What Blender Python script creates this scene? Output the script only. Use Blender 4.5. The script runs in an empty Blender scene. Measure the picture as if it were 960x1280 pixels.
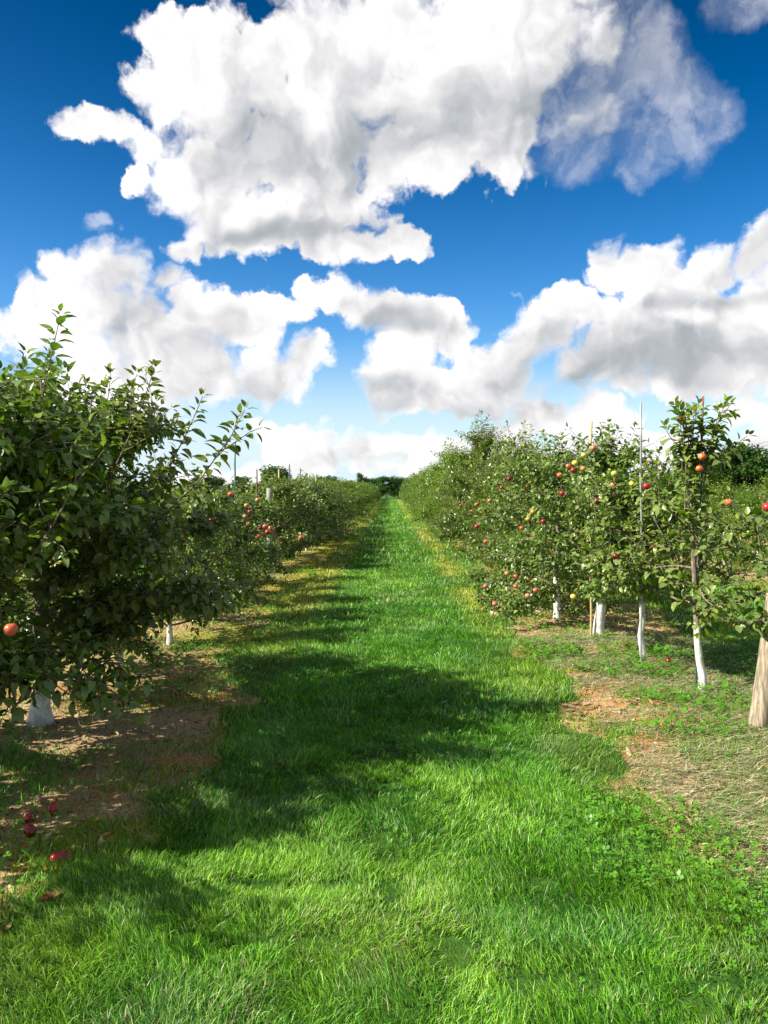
import bpy, math, random
import numpy as np
from mathutils import Vector, Euler

# ------------------------------------------------------------------ camera, sky, sun, exposure
S = bpy.context.scene
COL = S.collection
R = math.radians
F, CX, HY, CAMZ = 995.0, 487.0, 612.0, 1.5
SUN_EL, SUN_AZ = R(40), R(-109)          # azimuth from +Y, negative = left; slightly behind the camera

cam = bpy.data.cameras.new('camera'); camo = bpy.data.objects.new('camera', cam); COL.objects.link(camo)
cam.sensor_fit = 'VERTICAL'; cam.sensor_height = 24; cam.lens = 24*F/1280
cam.clip_start = 0.05; cam.clip_end = 3000
camo.location = (0, 0, CAMZ)
camo.rotation_euler = Euler((R(90-1.61), 0, R(0.40)), 'XYZ')
S.camera = camo
S.view_settings.view_transform = 'Standard'; S.view_settings.look = 'None'
S.view_settings.exposure = 1.1; S.view_settings.gamma = 1; S.view_settings.use_curve_mapping = False
S.cycles.max_bounces = 6; S.cycles.diffuse_bounces = 3; S.cycles.transmission_bounces = 4
S.cycles.transparent_max_bounces = 6
S.cycles.use_denoising = True
S.render.use_persistent_data = False

sd = bpy.data.lights.new('sun', 'SUN'); sd.energy = 5.0; sd.angle = R(0.53); sd.color = (1.0, 0.95, 0.85)
so = bpy.data.objects.new('sun', sd); COL.objects.link(so)
sdir = Vector((math.sin(SUN_AZ)*math.cos(SUN_EL), math.cos(SUN_AZ)*math.cos(SUN_EL), math.sin(SUN_EL)))
so.rotation_euler = sdir.to_track_quat('Z', 'Y').to_euler(); so.location = (-20, -5, 20)

# ---- sky: Nishita + procedural cumulus laid out by direction (azimuth, elevation)
W = bpy.data.worlds.new('World'); S.world = W; W.use_nodes = True
W.cycles.sampling_method = 'MANUAL'; W.cycles.sample_map_resolution = 256
nt = W.node_tree; nt.nodes.clear()
def N(t, **k):
    n = nt.nodes.new(t)
    for a, b in k.items(): setattr(n, a, b)
    return n
def L(a, b): nt.links.new(a, b)
def setin(n, i, v):
    if isinstance(v, bpy.types.NodeSocket): L(v, n.inputs[i])
    else: n.inputs[i].default_value = v
def M(op, *v, clamp=False):
    n = N('ShaderNodeMath', operation=op, use_clamp=clamp)
    for i, x in enumerate(v): setin(n, i, x)
    return n.outputs[0]
def VM(op, *v, out=0):
    n = N('ShaderNodeVectorMath', operation=op)
    for i, x in enumerate(v): setin(n, i, x)
    return n.outputs[out]
def SS(x, a, b, c=0.0, d=1.0):
    n = N('ShaderNodeMapRange', interpolation_type='SMOOTHSTEP')
    for i, v in enumerate((x, a, b, c, d)): setin(n, i, v)
    return n.outputs[0]
def MIX(f, a, b):
    n = N('ShaderNodeMix', data_type='RGBA')
    setin(n, 0, f); setin(n, 6, a); setin(n, 7, b)
    return n.outputs[2]
sky = N('ShaderNodeTexSky', sky_type='NISHITA'); sky.sun_disc = False
sky.sun_elevation = SUN_EL; sky.sun_rotation = SUN_AZ; sky.air_density = 1.0; sky.dust_density = 0.6; sky.ozone_density = 2.5
hs = N('ShaderNodeHueSaturation'); hs.inputs['Saturation'].default_value = 1.5; hs.inputs['Hue'].default_value = 0.506
L(sky.outputs[0], hs.inputs['Color'])
gm = N('ShaderNodeGamma'); gm.inputs[1].default_value = 1.0
L(hs.outputs[0], gm.inputs[0])
tc = N('ShaderNodeTexCoord')
sx = N('ShaderNodeSeparateXYZ'); L(tc.outputs['Generated'], sx.inputs[0])
az = M('ARCTAN2', sx.outputs[0], sx.outputs[1])
hyp = M('SQRT', M('ADD', M('MULTIPLY', sx.outputs[0], sx.outputs[0]), M('MULTIPLY', sx.outputs[1], sx.outputs[1])))
el = M('ARCTAN2', sx.outputs[2], hyp)
cb = N('ShaderNodeCombineXYZ')
L(az, cb.inputs[0]); L(el, cb.inputs[1])
P = cb.outputs[0]
def noise(vec, scale, detail=6, rough=0.55, color=False, typ='FBM'):
    n = N('ShaderNodeTexNoise', noise_dimensions='2D'); n.noise_type = typ
    L(vec, n.inputs['Vector']); n.inputs['Scale'].default_value = scale
    n.inputs['Detail'].default_value = detail; n.inputs['Roughness'].default_value = rough
    return n.outputs['Color' if color else 0]
nz = noise(P, 9.0, 8, 0.55, True)
nzs = noise(P, 6.0, 3, 0.5, True)
Pl = VM('ADD', P, VM('MULTIPLY', VM('SUBTRACT', nzs, (.5, .5, .5)), (.07, .06, 0)))
nzh = noise(P, 26.0, 6, 0.6, True)
Pw = VM('ADD', Pl, VM('MULTIPLY', VM('SUBTRACT', nzh, (.5, .5, .5)), (.036, .034, 0)))
def ae(px, py):
    u = (px-CX)/F; a = math.atan(u); return a, math.atan((HY-py)/F*math.cos(a))
def blob(b, vec=None):
    px, py, rx, ry = b[:4]
    a, e = ae(px, py)
    rx = rx/F*math.cos(a)**2; ry = ry/F*math.cos(e)**1.5
    v = VM('MULTIPLY_ADD', vec or Pw, (1/rx, 1/ry, 0), (-a/rx, -e/ry, 0))
    return VM('LENGTH', v, out=1)
def union(bl, k=0.22):
    d = None
    for b in bl:
        x = blob(b)
        if d is None: d = x
        else: d = M('SMOOTH_MIN', d, x, k)
    return d
MAIN = [(270,158,60,40),(448,175,60,45),(225,90,58,48),(190,125,36,42),(255,55,22,22),(300,100,90,66),(380,70,60,45),(430,100,110,95),(470,35,105,75),(560,90,130,110),(640,110,105,100),
 (650,10,125,75),(735,140,62,62),(745,60,55,60),(690,60,70,70),(245,215,66,60),(275,265,55,48),(232,318,30,18),(335,280,85,42),(410,255,85,62),
 (430,308,72,26),(500,310,28,21),(380,210,120,60),(520,190,90,52),(620,190,70,40),(98,163,30,20),(140,170,40,18),(175,190,32,22),(170,225,16,18),
 (28,368,26,26),(85,340,42,34),(140,345,60,42),(110,395,112,55),(215,350,26,20),(240,372,30,24),(200,430,110,60),(262,400,50,34),(300,420,56,34),
 (250,475,100,45),(140,480,120,70),(350,388,50,19),(405,368,46,23),(440,378,28,20),(315,400,40,22),
 (345,482,50,34),(385,450,30,34),(400,428,16,12),(328,465,28,26),
 (470,398,44,30),(530,403,52,32),(562,425,28,24),(495,455,42,48),(520,485,64,44),(600,450,44,26),(560,492,88,32),(622,470,60,34),
 (675,420,56,44),(640,445,42,34),(715,395,36,32),(768,345,32,42),(812,345,46,38),(860,365,60,42),(905,345,56,38),(955,318,36,36),
 (810,410,92,52),(900,420,95,60),(760,455,90,42),(870,470,110,32),(950,465,60,40),(990,380,70,90),
 (345,552,36,25),(400,545,36,22),(390,570,80,24),(470,562,56,28),(530,562,60,24),(620,545,50,26),(680,522,50,30),(735,528,52,30),(780,560,50,40),(840,560,62,28),
 (930,515,46,17),(945,562,60,28),(560,590,130,16),(300,590,110,14),(740,580,110,24)]
D = union(MAIN)
bil = N('ShaderNodeTexVoronoi', voronoi_dimensions='2D', feature='SMOOTH_F1'); L(Pw, bil.inputs['Vector'])
bil.inputs['Scale'].default_value = 22; bil.inputs['Detail'].default_value = 2.5; bil.inputs['Roughness'].default_value = 0.5
bil.inputs['Smoothness'].default_value = 0.35
bd = bil.outputs['Distance']
fine = noise(P, 40.0, 5, 0.6)
dens = M('SUBTRACT', 1.29, D)
dens = M('ADD', dens, M('MULTIPLY', M('SUBTRACT', 0.40, bd), 0.55))
dens = M('ADD', dens, M('MULTIPLY', M('SUBTRACT', fine, 0.5), 0.34))
# generic clouds elsewhere round the sky
gen = SS(noise(P, 3.2, 7, 0.55), 0.5, 0.62)
outside = SS(M('ABSOLUTE', az), 0.56, 0.8)
hi = SS(el, 0.62, 0.8)
outside = M('MAXIMUM', outside, hi)
al_soft = SS(noise(P, 5.0, 3, 0.5), 0.35, 0.65, 0.26, 0.62)
xs_ = blob((780, 130, 130, 150), P)
al_soft = M('ADD', al_soft, SS(xs_, 1.3, .2, 0, 1.0))
alpha = SS(dens, 0.0, al_soft)
alpha = M('MAXIMUM', alpha, M('MULTIPLY', gen, outside))
# thin wisps on the right of the big cloud
WISP = [(800,165,55,55),(850,150,45,60),(815,80,40,70),(800,212,28,22),(770,100,50,90),(930,12,60,34),(880,150,40,30),(130,280,16,12),(720,190,60,40),(740,130,80,90),(760,40,70,60)]
wd = M('SUBTRACT', 1.1, union(WISP, .2))
wn = SS(noise(Pw, 14, 6, .6), .35, .7, .2, 1)
wa = M('MULTIPLY', M('MULTIPLY', SS(wd, 0, .7), wn), 0.45)
alpha = M('MAXIMUM', alpha, wa)
# cloud shade: thick grey bases + relief
GREY = [(300,150,90,60,.55),(330,190,110,45,.45),(430,205,120,50,.45),(540,130,110,60,.40),(600,170,130,60,.50),(690,120,110,90,.50),(740,60,80,90,.35),(400,292,125,28,.85),(330,300,70,20,.3),
 (215,385,60,45,.40),(250,450,100,50,.38),(525,412,60,20,.45),(480,405,40,18,.3),(700,435,90,26,.42),(620,510,90,34,.65),(905,398,110,17,.85),(860,462,140,34,.85),(800,430,80,24,.3),
 (440,380,36,12,.55),(380,392,50,12,.3),(520,490,90,30,.55),(360,506,50,14,.45),(740,475,70,28,.5),(440,575,90,16,.3),(700,570,90,20,.25)]
sh = None
Ps = VM('ADD', P, VM('MULTIPLY', VM('SUBTRACT', nzs, (.5, .5, .5)), (.20, .13, 0)))
for g in GREY:
    x = SS(blob(g, Ps), 1.6, 0.1, 0.0, g[4])
    sh = x if sh is None else M('ADD', sh, x)
sh = M('ADD', M('MULTIPLY', sh, 0.44), M('MULTIPLY', M('MULTIPLY', SS(noise(Ps, 5.5, 3, .5), .45, .7), .16), SS(dens, .1, .6)))
# relief: compare billow at a point and at a point nudged towards the sun (upper left)
Po = VM('ADD', Pw, (-.012, .014, 0))
bil2 = N('ShaderNodeTexVoronoi', voronoi_dimensions='2D', feature='SMOOTH_F1'); L(Po, bil2.inputs['Vector'])
for i in ('Scale', 'Detail', 'Roughness', 'Smoothness'): bil2.inputs[i].default_value = bil.inputs[i].default_value
rel = M('MULTIPLY', M('SUBTRACT', bil2.outputs['Distance'], bd), -0.16)
n2a = noise(Ps, 9, 3, .5)
n2b = noise(VM('ADD', Ps, (-.02, .025, 0)), 9, 3, .5)
rel2 = M('MULTIPLY', M('SUBTRACT', n2b, n2a), 0.45)
relm = M('MULTIPLY', M('ADD', rel, rel2), SS(dens, 0.0, 0.5, 0.35, 1.0))
bright = M('SUBTRACT', M('SUBTRACT', 1.06, sh), relm)
bright = M('MINIMUM', M('SMOOTH_MAX', bright, 0.52, 0.35), 1.25)
ctint = MIX(SS(bright, .5, .9), (.86, .93, 1.0, 1), (1.0, .985, .995, 1))
ccol = VM('SCALE', ctint); ccol.node.inputs[3].default_value = 1
L(M('MULTIPLY', M('POWER', bright, 1.35), 9.8), ccol.node.inputs[3])
# pale band of far cloud close to the horizon
hz = SS(el, 0.20, 0.0, 0, .95)
kk = SS(el, .60, .12, .66, 1.65)
skyc = VM('SCALE', gm.outputs[0]); L(kk, skyc.node.inputs[3])
base = MIX(hz, skyc, (7.0, 8.6, 9.4, 1))
final = MIX(alpha, base, ccol)
bg = N('ShaderNodeBackground'); bg.inputs[1].default_value = 0.051
L(final, bg.inputs[0])
wo = N('ShaderNodeOutputWorld'); L(bg.outputs[0], wo.inputs[0])

# ------------------------------------------------------------------ helpers
rng = np.random.default_rng(7)
random.seed(7)
def unit(v): return v/np.maximum(np.linalg.norm(v, axis=-1, keepdims=True), 1e-9)
def at(px, py, d): return np.array([(px-CX)/F*d, d, CAMZ-(py-HY)/F*d])
def tag(o, label=None, cat=None, group=None, kind=None):
    if label: o['label'] = label
    if cat: o['category'] = cat
    if group: o['group'] = group
    if kind: o['kind'] = kind
    return o
def empty(name, loc, rz=0.0):
    o = bpy.data.objects.new(name, None); COL.objects.link(o); o.empty_display_size = .1
    o.location = loc; o.rotation_euler = (0, 0, rz); return o
def mesh_np(name, V, faces, mat, attrs=None, smooth=False):
    me = bpy.data.meshes.new(name)
    V = np.asarray(V, np.float32)
    me.vertices.add(len(V)); me.vertices.foreach_set('co', V.ravel())
    tot = sum(f.size for f in faces); nf = sum(len(f) for f in faces)
    me.loops.add(tot); me.polygons.add(nf)
    me.loops.foreach_set('vertex_index', np.concatenate([f.ravel() for f in faces]).astype(np.int32))
    sizes = np.concatenate([np.full(len(f), f.shape[1]) for f in faces])
    st = np.concatenate([[0], np.cumsum(sizes)[:-1]]).astype(np.int32)
    me.polygons.foreach_set('loop_start', st)
    if smooth: me.polygons.foreach_set('use_smooth', np.ones(nf, bool))
    for k, a in (attrs or {}).items():
        a = np.asarray(a, np.float32)
        if a.ndim == 1:
            at_ = me.attributes.new(k, 'FLOAT', 'POINT'); at_.data.foreach_set('value', a)
        else:
            if a.shape[1] == 3: a = np.concatenate([a, np.ones((len(a), 1), np.float32)], 1)
            at_ = me.attributes.new(k, 'FLOAT_COLOR', 'POINT'); at_.data.foreach_set('color', a.ravel())
    me.update(calc_edges=True); me.validate()
    if mat: me.materials.append(mat)
    return me
def link(name, me, parent=None):
    o = bpy.data.objects.new(name, me); COL.objects.link(o)
    if parent: o.parent = parent
    return o
def h2(x, y, s=0):
    x = x.astype(np.int64); y = y.astype(np.int64)
    h = (x*374761393 + y*668265263 + s*974711) & 0xffffffff
    h = ((h ^ (h >> 13))*1274126177) & 0xffffffff
    return ((h ^ (h >> 16)) & 0xffff)/65535.0
def vn(x, y, s=0):
    x = np.asarray(x, float); y = np.asarray(y, float)
    xi = np.floor(x); yi = np.floor(y); fx = x-xi; fy = y-yi
    fx = fx*fx*(3-2*fx); fy = fy*fy*(3-2*fy)
    a = h2(xi, yi, s); b = h2(xi+1, yi, s); c = h2(xi, yi+1, s); d = h2(xi+1, yi+1, s)
    return (a*(1-fx)+b*fx)*(1-fy)+(c*(1-fx)+d*fx)*fy
def fbm(x, y, s=0, o=4):
    t = 0; a = .5; n = 0
    for i in range(o):
        t = t+a*vn(x*2**i, y*2**i, s+i*17); n += a; a *= .5
    return t/n
def sst(x, a, b):
    t = np.clip((x-a)/(b-a), 0, 1); return t*t*(3-2*t)

# ------------------------------------------------------------------ materials
def newmat(name):
    m = bpy.data.materials.new(name); m.use_nodes = True; m.node_tree.nodes.clear(); return m
class G:
    def __init__(s, m): s.t = m.node_tree
    def n(s, t, **k):
        x = s.t.nodes.new(t)
        for a, b in k.items(): setattr(x, a, b)
        return x
    def l(s, a, b): s.t.links.new(a, b)
    def si(s, n, i, v):
        if isinstance(v, bpy.types.NodeSocket): s.l(v, n.inputs[i])
        else: n.inputs[i].default_value = v
    def m(s, op, *v, clamp=False):
        n = s.n('ShaderNodeMath', operation=op, use_clamp=clamp)
        for i, x in enumerate(v): s.si(n, i, x)
        return n.outputs[0]
    def mix(s, f, a, b, mode='MIX'):
        n = s.n('ShaderNodeMix', data_type='RGBA', blend_type=mode); s.si(n, 0, f); s.si(n, 6, a); s.si(n, 7, b); return n.outputs[2]
    def ss(s, x, a, b, c=0., d=1.):
        n = s.n('ShaderNodeMapRange', interpolation_type='SMOOTHSTEP')
        for i, v in enumerate((x, a, b, c, d)): s.si(n, i, v)
        return n.outputs[0]
    def noise(s, vec, sc, det=4, r=.55, col=False):
        n = s.n('ShaderNodeTexNoise'); s.l(vec, n.inputs['Vector'])
        n.inputs['Scale'].default_value = sc; n.inputs['Detail'].default_value = det; n.inputs['Roughness'].default_value = r
        return n.outputs['Color' if col else 0]
    def attr(s, name, out='Fac'):
        n = s.n('ShaderNodeAttribute'); n.attribute_name = name; return n.outputs[out]
    def pr(s, col, rough, spec=.5, normal=None):
        n = s.n('ShaderNodeBsdfPrincipled'); s.si(n, 'Base Color', col); s.si(n, 'Roughness', rough)
        n.inputs['Specular IOR Level'].default_value = spec
        if normal: s.l(normal, n.inputs['Normal'])
        return n
    def bump(s, h, st, dist=.01):
        n = s.n('ShaderNodeBump'); s.l(h, n.inputs['Height']); n.inputs['Strength'].default_value = st; n.inputs['Distance'].default_value = dist
        return n.outputs[0]
    def out(s, sh):
        n = s.n('ShaderNodeOutputMaterial'); s.l(sh, n.inputs[0]); return n

def leaf_material(name, dark, mid, pale, back, yellow, transl=.28, rough=.38, spec=.5):
    m = newmat(name); g = G(m)
    t = g.attr('t')
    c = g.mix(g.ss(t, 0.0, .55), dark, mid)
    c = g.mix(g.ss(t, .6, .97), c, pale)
    c = g.mix(g.ss(t, .985, .992), c, yellow)
    geo = g.n('ShaderNodeNewGeometry')
    c = g.mix(geo.outputs['Backfacing'], c, g.mix(.55, c, back))
    oi = g.n('ShaderNodeObjectInfo'); hv = g.n('ShaderNodeHueSaturation'); g.l(c, hv.inputs['Color']); hv.inputs['Saturation'].default_value = 1.15
    g.l(g.m('ADD', g.m('MULTIPLY', oi.outputs['Random'], .030), .474), hv.inputs['Hue'])
    g.l(g.m('ADD', g.m('MULTIPLY', g.m('FRACT', g.m('MULTIPLY', oi.outputs['Random'], 7.31)),   .36), .86), hv.inputs['Value'])
    c = hv.outputs[0]
    p = g.pr(c, rough, spec)
    tr = g.n('ShaderNodeBsdfTranslucent'); g.l(g.mix(.5, c, (.16, .30, .03, 1), 'MIX'), tr.inputs[0])
    mx = g.n('ShaderNodeMixShader'); mx.inputs[0].default_value = transl
    g.l(p.outputs[0], mx.inputs[1]); g.l(tr.outputs[0], mx.inputs[2]); g.out(mx.outputs[0]); return m
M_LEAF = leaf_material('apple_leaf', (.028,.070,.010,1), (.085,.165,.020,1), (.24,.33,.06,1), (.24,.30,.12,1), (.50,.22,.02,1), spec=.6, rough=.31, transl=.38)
M_WOOD_LEAF = leaf_material('woodland_leaf', (.012,.038,.010,1), (.028,.075,.016,1), (.06,.12,.03,1), (.06,.10,.05,1), (.08,.13,.03,1), rough=.6, spec=.2)
M_WEED = leaf_material('weed_leaf', (.045,.15,.012,1), (.11,.30,.025,1), (.26,.46,.05,1), (.14,.28,.07,1), (.5,.5,.05,1), transl=.35)

def blade_material():
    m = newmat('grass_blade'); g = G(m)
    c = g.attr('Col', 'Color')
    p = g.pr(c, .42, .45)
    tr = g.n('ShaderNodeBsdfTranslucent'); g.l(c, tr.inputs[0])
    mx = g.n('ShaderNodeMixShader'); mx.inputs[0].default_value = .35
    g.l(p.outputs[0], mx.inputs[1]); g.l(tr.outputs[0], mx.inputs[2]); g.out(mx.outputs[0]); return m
M_BLADE = blade_material()

def litter_material():
    m = newmat('dry_litter'); g = G(m)
    g.out(g.pr(g.attr('Col', 'Color'), .8, .2).outputs[0]); return m
M_LITTER = litter_material()

def bark_material(name, base, dark, painted):
    m = newmat(name); g = G(m)
    tc = g.n('ShaderNodeTexCoord'); ob = tc.outputs['Object']
    mp = g.n('ShaderNodeMapping'); mp.inputs['Scale'].default_value = (1, 1, .25); g.l(ob, mp.inputs[0])
    n1 = g.noise(mp.outputs[0], 60, 5, .65); n2 = g.noise(ob, 9, 4)
    c = g.mix(g.ss(n1, .35, .65), dark, base)
    c = g.mix(g.ss(n2, .45, .7, 0, .5), c, (.10, .11, .07, 1))
    rough = .85
    if painted:
        sp = g.n('ShaderNodeSeparateXYZ'); g.l(ob, sp.inputs[0])
        zz = g.m('ADD', sp.outputs[2], g.m('MULTIPLY', g.m('SUBTRACT', n2, .5), .10))
        f = g.m('MULTIPLY', g.ss(zz, .535, .515), g.ss(n1, .30, .40, .25, 1))
        f = g.m('MULTIPLY', f, g.ss(zz, .0, .05, .35, 1))
        white = g.mix(g.ss(n2, .35, .62), (.78, .77, .71, 1), (.50, .48, .40, 1))
        white = g.mix(g.ss(n1, .48, .66, 0, .5), white, (.30, .27, .20, 1))
        c = g.mix(f, c, white)
    p = g.pr(c, rough, .2, g.bump(n1, .7, .006)); g.out(p.outputs[0]); return m
M_TRUNK = bark_material('painted_bark', (.30, .24, .17, 1), (.10, .075, .05, 1), True)
M_BARK = bark_material('bark', (.30, .24, .17, 1), (.09, .065, .045, 1), False)

def post_material(name, light, dark, scale=40):
    m = newmat(name); g = G(m)
    tc = g.n('ShaderNodeTexCoord'); ob = tc.outputs['Object']
    mp = g.n('ShaderNodeMapping'); mp.inputs['Scale'].default_value = (1, 1, .06); g.l(ob, mp.inputs[0])
    n1 = g.noise(mp.outputs[0], scale, 6, .6); n2 = g.noise(ob, 5, 4)
    c = g.mix(g.ss(n1, .35, .68), dark, light)
    c = g.mix(g.ss(n2, .5, .75, 0, .45), c, (.16, .13, .08, 1))
    g.out(g.pr(c, .85, .2, g.bump(n1, .6, .004)).outputs[0]); return m
M_POST = post_material('weathered_post', (.43, .36, .25, 1), (.17, .13, .09, 1), 70)
M_POST_GREY = post_material('grey_green_post', (.34, .36, .27, 1), (.20, .21, .15, 1))
def flat(name, col, rough=.5, spec=.4, metal=0., var=.25):
    m = newmat(name); g = G(m); tc = g.n('ShaderNodeTexCoord')
    n = g.noise(tc.outputs['Object'], 18, 4)
    d = tuple(c*(1-var) for c in col[:3])+(1,)
    p = g.pr(g.mix(g.ss(n, .35, .65), d, col), rough, spec); p.inputs['Metallic'].default_value = metal
    g.out(p.outputs[0]); return m
M_STEEL = flat('galvanised_stake', (.42, .43, .42, 1), .45, .5, .5)
M_DARKSTAKE = flat('dark_stake', (.05, .07, .09, 1), .5)
M_TEAL = flat('teal_stake', (.03, .16, .17, 1), .5)
M_YELLOW = flat('bamboo_stake', (.48, .37, .17, 1), .7)
M_RUST = flat('rusty_stake', (.16, .09, .06, 1), .8)
M_PINK = flat('stake_tip_paint', (.75, .06, .10, 1), .5)
M_WIRE = flat('black_wire', (.02, .02, .02, 1), .5)

def apple_material(name, a, b, c3):
    m = newmat(name); g = G(m); tc = g.n('ShaderNodeTexCoord'); ob = tc.outputs['Object']
    n = g.noise(ob, 14, 4); n2 = g.noise(ob, 220, 2)
    sp = g.n('ShaderNodeSeparateXYZ'); g.l(ob, sp.inputs[0])
    f = g.m('ADD', n, g.m('MULTIPLY', sp.outputs[0], 7.0))
    c = g.mix(g.ss(f, .35, .62), a, b)
    c = g.mix(g.ss(n2, .66, .72, 0, .5), c, c3)
    g.out(g.pr(c, .28, .5).outputs[0]); return m
AP = {'red': apple_material('red_apple_skin', (.42,.025,.025,1), (.26,.015,.02,1), (.7,.35,.2,1)),
      'orange': apple_material('orange_apple_skin', (.52,.085,.035,1), (.50,.25,.06,1), (.8,.5,.2,1)),
      'yellow': apple_material('yellow_apple_skin', (.60,.50,.07,1), (.52,.50,.09,1), (.6,.4,.1,1)),
      'pink': apple_material('pink_apple_skin', (.52,.10,.07,1), (.45,.22,.10,1), (.7,.5,.3,1)),
      'dark': apple_material('dark_apple_skin', (.22,.008,.012,1), (.13,.008,.01,1), (.3,.1,.08,1))}

# ------------------------------------------------------------------ ground
def hgt(x, y):
    x = np.asarray(x, float); y = np.asarray(y, float)
    near = 1/(1+(np.hypot(x, y)/60)**2)
    return ((fbm(x*.55, y*.4, 3, 3)-.5)*.07+(fbm(x*2.3, y*2.3, 5, 3)-.5)*.035)*near
ROWX = [-2.2, 2.2]
def rowdist(x, y):
    x = np.asarray(x, float)
    k = np.round((x-2.2)/4.4)
    return x-(k*4.4+2.2)         # signed distance to nearest tree row
def cover(x, y, sf=.16):
    """0 bare strip under the trees .. 1 full lawn"""
    r = rowdist(x, y)
    w = .92+(fbm(np.asarray(x)*.9, np.asarray(y)*.8, 11, 4)-.5)*.75
    w = w+(fbm(np.asarray(x)*4, np.asarray(y)*3.5, 13, 3)-.5)*.5+np.where(x > 0, .02, -.02)
    # inner edges measured from the photo
    w = w+np.where((x > 0) & (x < 2.3) & (y < 3.6), -.02, 0)
    w = w-np.where((x > 0) & (x < 2.3), .40*sst(y, 8.2, 10), 0)-np.where((x < 0) & (x > -2.3), .12-.34*(1-sst(y, 5.0, 7.5)), 0)
    w = w-np.where((x > 0) & (x < 2.3), .08, 0)
    c = sst(np.abs(r), w-sf, w+sf)
    return c*1.0
def patch(x, y, s, f=1.1, a=.52, b=.62): return sst(fbm(np.asarray(x)*f, np.asarray(y)*f*.8, s, 4), a, b)
def axis(segs):
    out = []
    for a, b, st in segs: out.append(np.arange(a, b, st))
    return np.concatenate(out)
gxp = np.concatenate([axis([(0, 4, .06), (4, 10, .15), (10, 24, .4), (24, 60, 3), (60, 700, 40)]), [700]])
gx = np.concatenate([-gxp[:0:-1], gxp])
gy = np.concatenate([axis([(-60, -8, 5), (-8, 1, .5), (1, 12, .06), (12, 24, .15), (24, 60, .5), (60, 140, 2), (140, 900, 40)]), [900]])
X, Y = np.meshgrid(gx, gy)
Z = hgt(X, Y)
cv = cover(X, Y)
far = sst(np.abs(X), 20, 26)
cv = cv*(1-far)+far*.9
cv = np.where(Y > 118, 1, cv)
yel = patch(X, Y, 31, .8, .38, .52)*sst(Y, 5, 11)*.9+patch(X, Y, 37, 1.5, .60, .7)*.6
edge = np.exp(-((np.abs(rowdist(X, Y))-.85)/.35)**2)
yel = np.clip(yel*(.4+edge), 0, 1)*np.where(X > 0, .5, 1.5); yel = np.clip(yel, 0, 1)
org = patch(X, Y, 41, 1.3, .40, .62)
ny, nx = X.shape
idx = np.arange(ny*nx).reshape(ny, nx)
q = np.stack([idx[:-1, :-1], idx[:-1, 1:], idx[1:, 1:], idx[1:, :-1]], -1).reshape(-1, 4)
def ground_material():
    m = newmat('orchard_ground'); g = G(m)
    s = g.n('ShaderNodeSeparateColor'); g.l(g.attr('soil', 'Color'), s.inputs[0])
    tc = g.n('ShaderNodeTexCoord'); ob = tc.outputs['Object']
    n1 = g.noise(ob, 3.1, 6, .6); n2 = g.noise(ob, 28, 5, .65); n3 = g.noise(ob, 110, 3, .6); n4 = g.noise(ob, .7, 4)
    dirt = g.mix(g.ss(n2, .30, .60), (.20, .12, .06, 1), (.46, .31, .16, 1))
    dirt = g.mix(g.ss(n3, .45, .65, 0, .6), dirt, (.55, .42, .24, 1))
    dirt = g.mix(g.m('MULTIPLY', s.outputs[2], g.ss(n1, .40, .62)), dirt, g.mix(g.ss(n3, .35, .65), (.38, .15, .05, 1), (.52, .28, .11, 1)))
    moss = g.mix(g.ss(n3, .35, .65), (.16, .19, .02, 1), (.50, .42, .035, 1))
    dirt = g.mix(g.m('MULTIPLY', s.outputs[1], g.ss(n2, .28, .5)), dirt, moss)
    green = g.mix(g.ss(n2, .3, .7), (.015, .050, .007, 1), (.05, .14, .015, 1))
    green = g.mix(g.ss(n4, .4, .65, 0, .5), green, (.09, .16, .02, 1))
    f = g.ss(g.m('ADD', s.outputs[0], g.m('MULTIPLY', g.m('SUBTRACT', n2, .5), .7)), .35, .6)
    c = g.mix(f, dirt, green)
    hh = g.m('ADD', g.m('MULTIPLY', n2, .7), g.m('MULTIPLY', n3, .4))
    g.out(g.pr(c, .95, .1, g.bump(hh, .9, .03)).outputs[0]); return m
me = mesh_np('ground', np.stack([X.ravel(), Y.ravel(), Z.ravel()], 1), [q], ground_material(),
             {'soil': np.stack([cv.ravel(), yel.ravel(), org.ravel()], 1)}, smooth=True)
tag(link('ground', me), kind='structure')

# ------------------------------------------------------------------ grass blades
def blades(N_, xs, ys, zs, length, width, lean, col, col_tip, seg, flat_=0.0, az=None, nsd=None):
    """vectorised blades; returns V, faces, colour"""
    n = len(xs)
    a = rng.uniform(0, 2*np.pi, n) if az is None else az
    face = rng.uniform(0, 2*np.pi, n)
    dirh = np.stack([np.cos(a), np.sin(a), np.zeros(n)], 1)
    side = np.stack([-np.sin(face), np.cos(face), np.zeros(n)], 1)
    ts = np.linspace(0, 1, seg+1)
    rows = []; base = np.stack([xs, ys, zs], 1)
    for t in ts:
        lat = lean*(t**1.7)
        up = t*(1-flat_)*np.sqrt(np.clip(1-(lean*t*.75)**2, .05, 1))
        p = base+dirh*(length*lat)[:, None]+np.array([0, 0, 1.])*(length*up)[:, None]
        rows.append(p)
    V = []; C = []
    for i, t in enumerate(ts[:-1]):
        w = width*(1-.55*t**1.5)*.5
        V += [rows[i]-side*w[:, None], rows[i]+side*w[:, None]]
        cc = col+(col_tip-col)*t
        C += [cc, cc]
    V.append(rows[-1]); C.append(col_tip)
    k = len(V)
    V = np.stack(V, 1).reshape(-1, 3); C = np.stack(C, 1).reshape(-1, 3)
    b = (np.arange(n)*k)[:, None]
    quads = [b+np.array([[2*i, 2*i+1, 2*i+3, 2*i+2]]) for i in range(seg-1)]
    tri = b+np.array([[k-3, k-2, k-1]])
    fs = ([np.concatenate(quads)] if quads else [])+[tri]
    return V, fs, C
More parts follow.
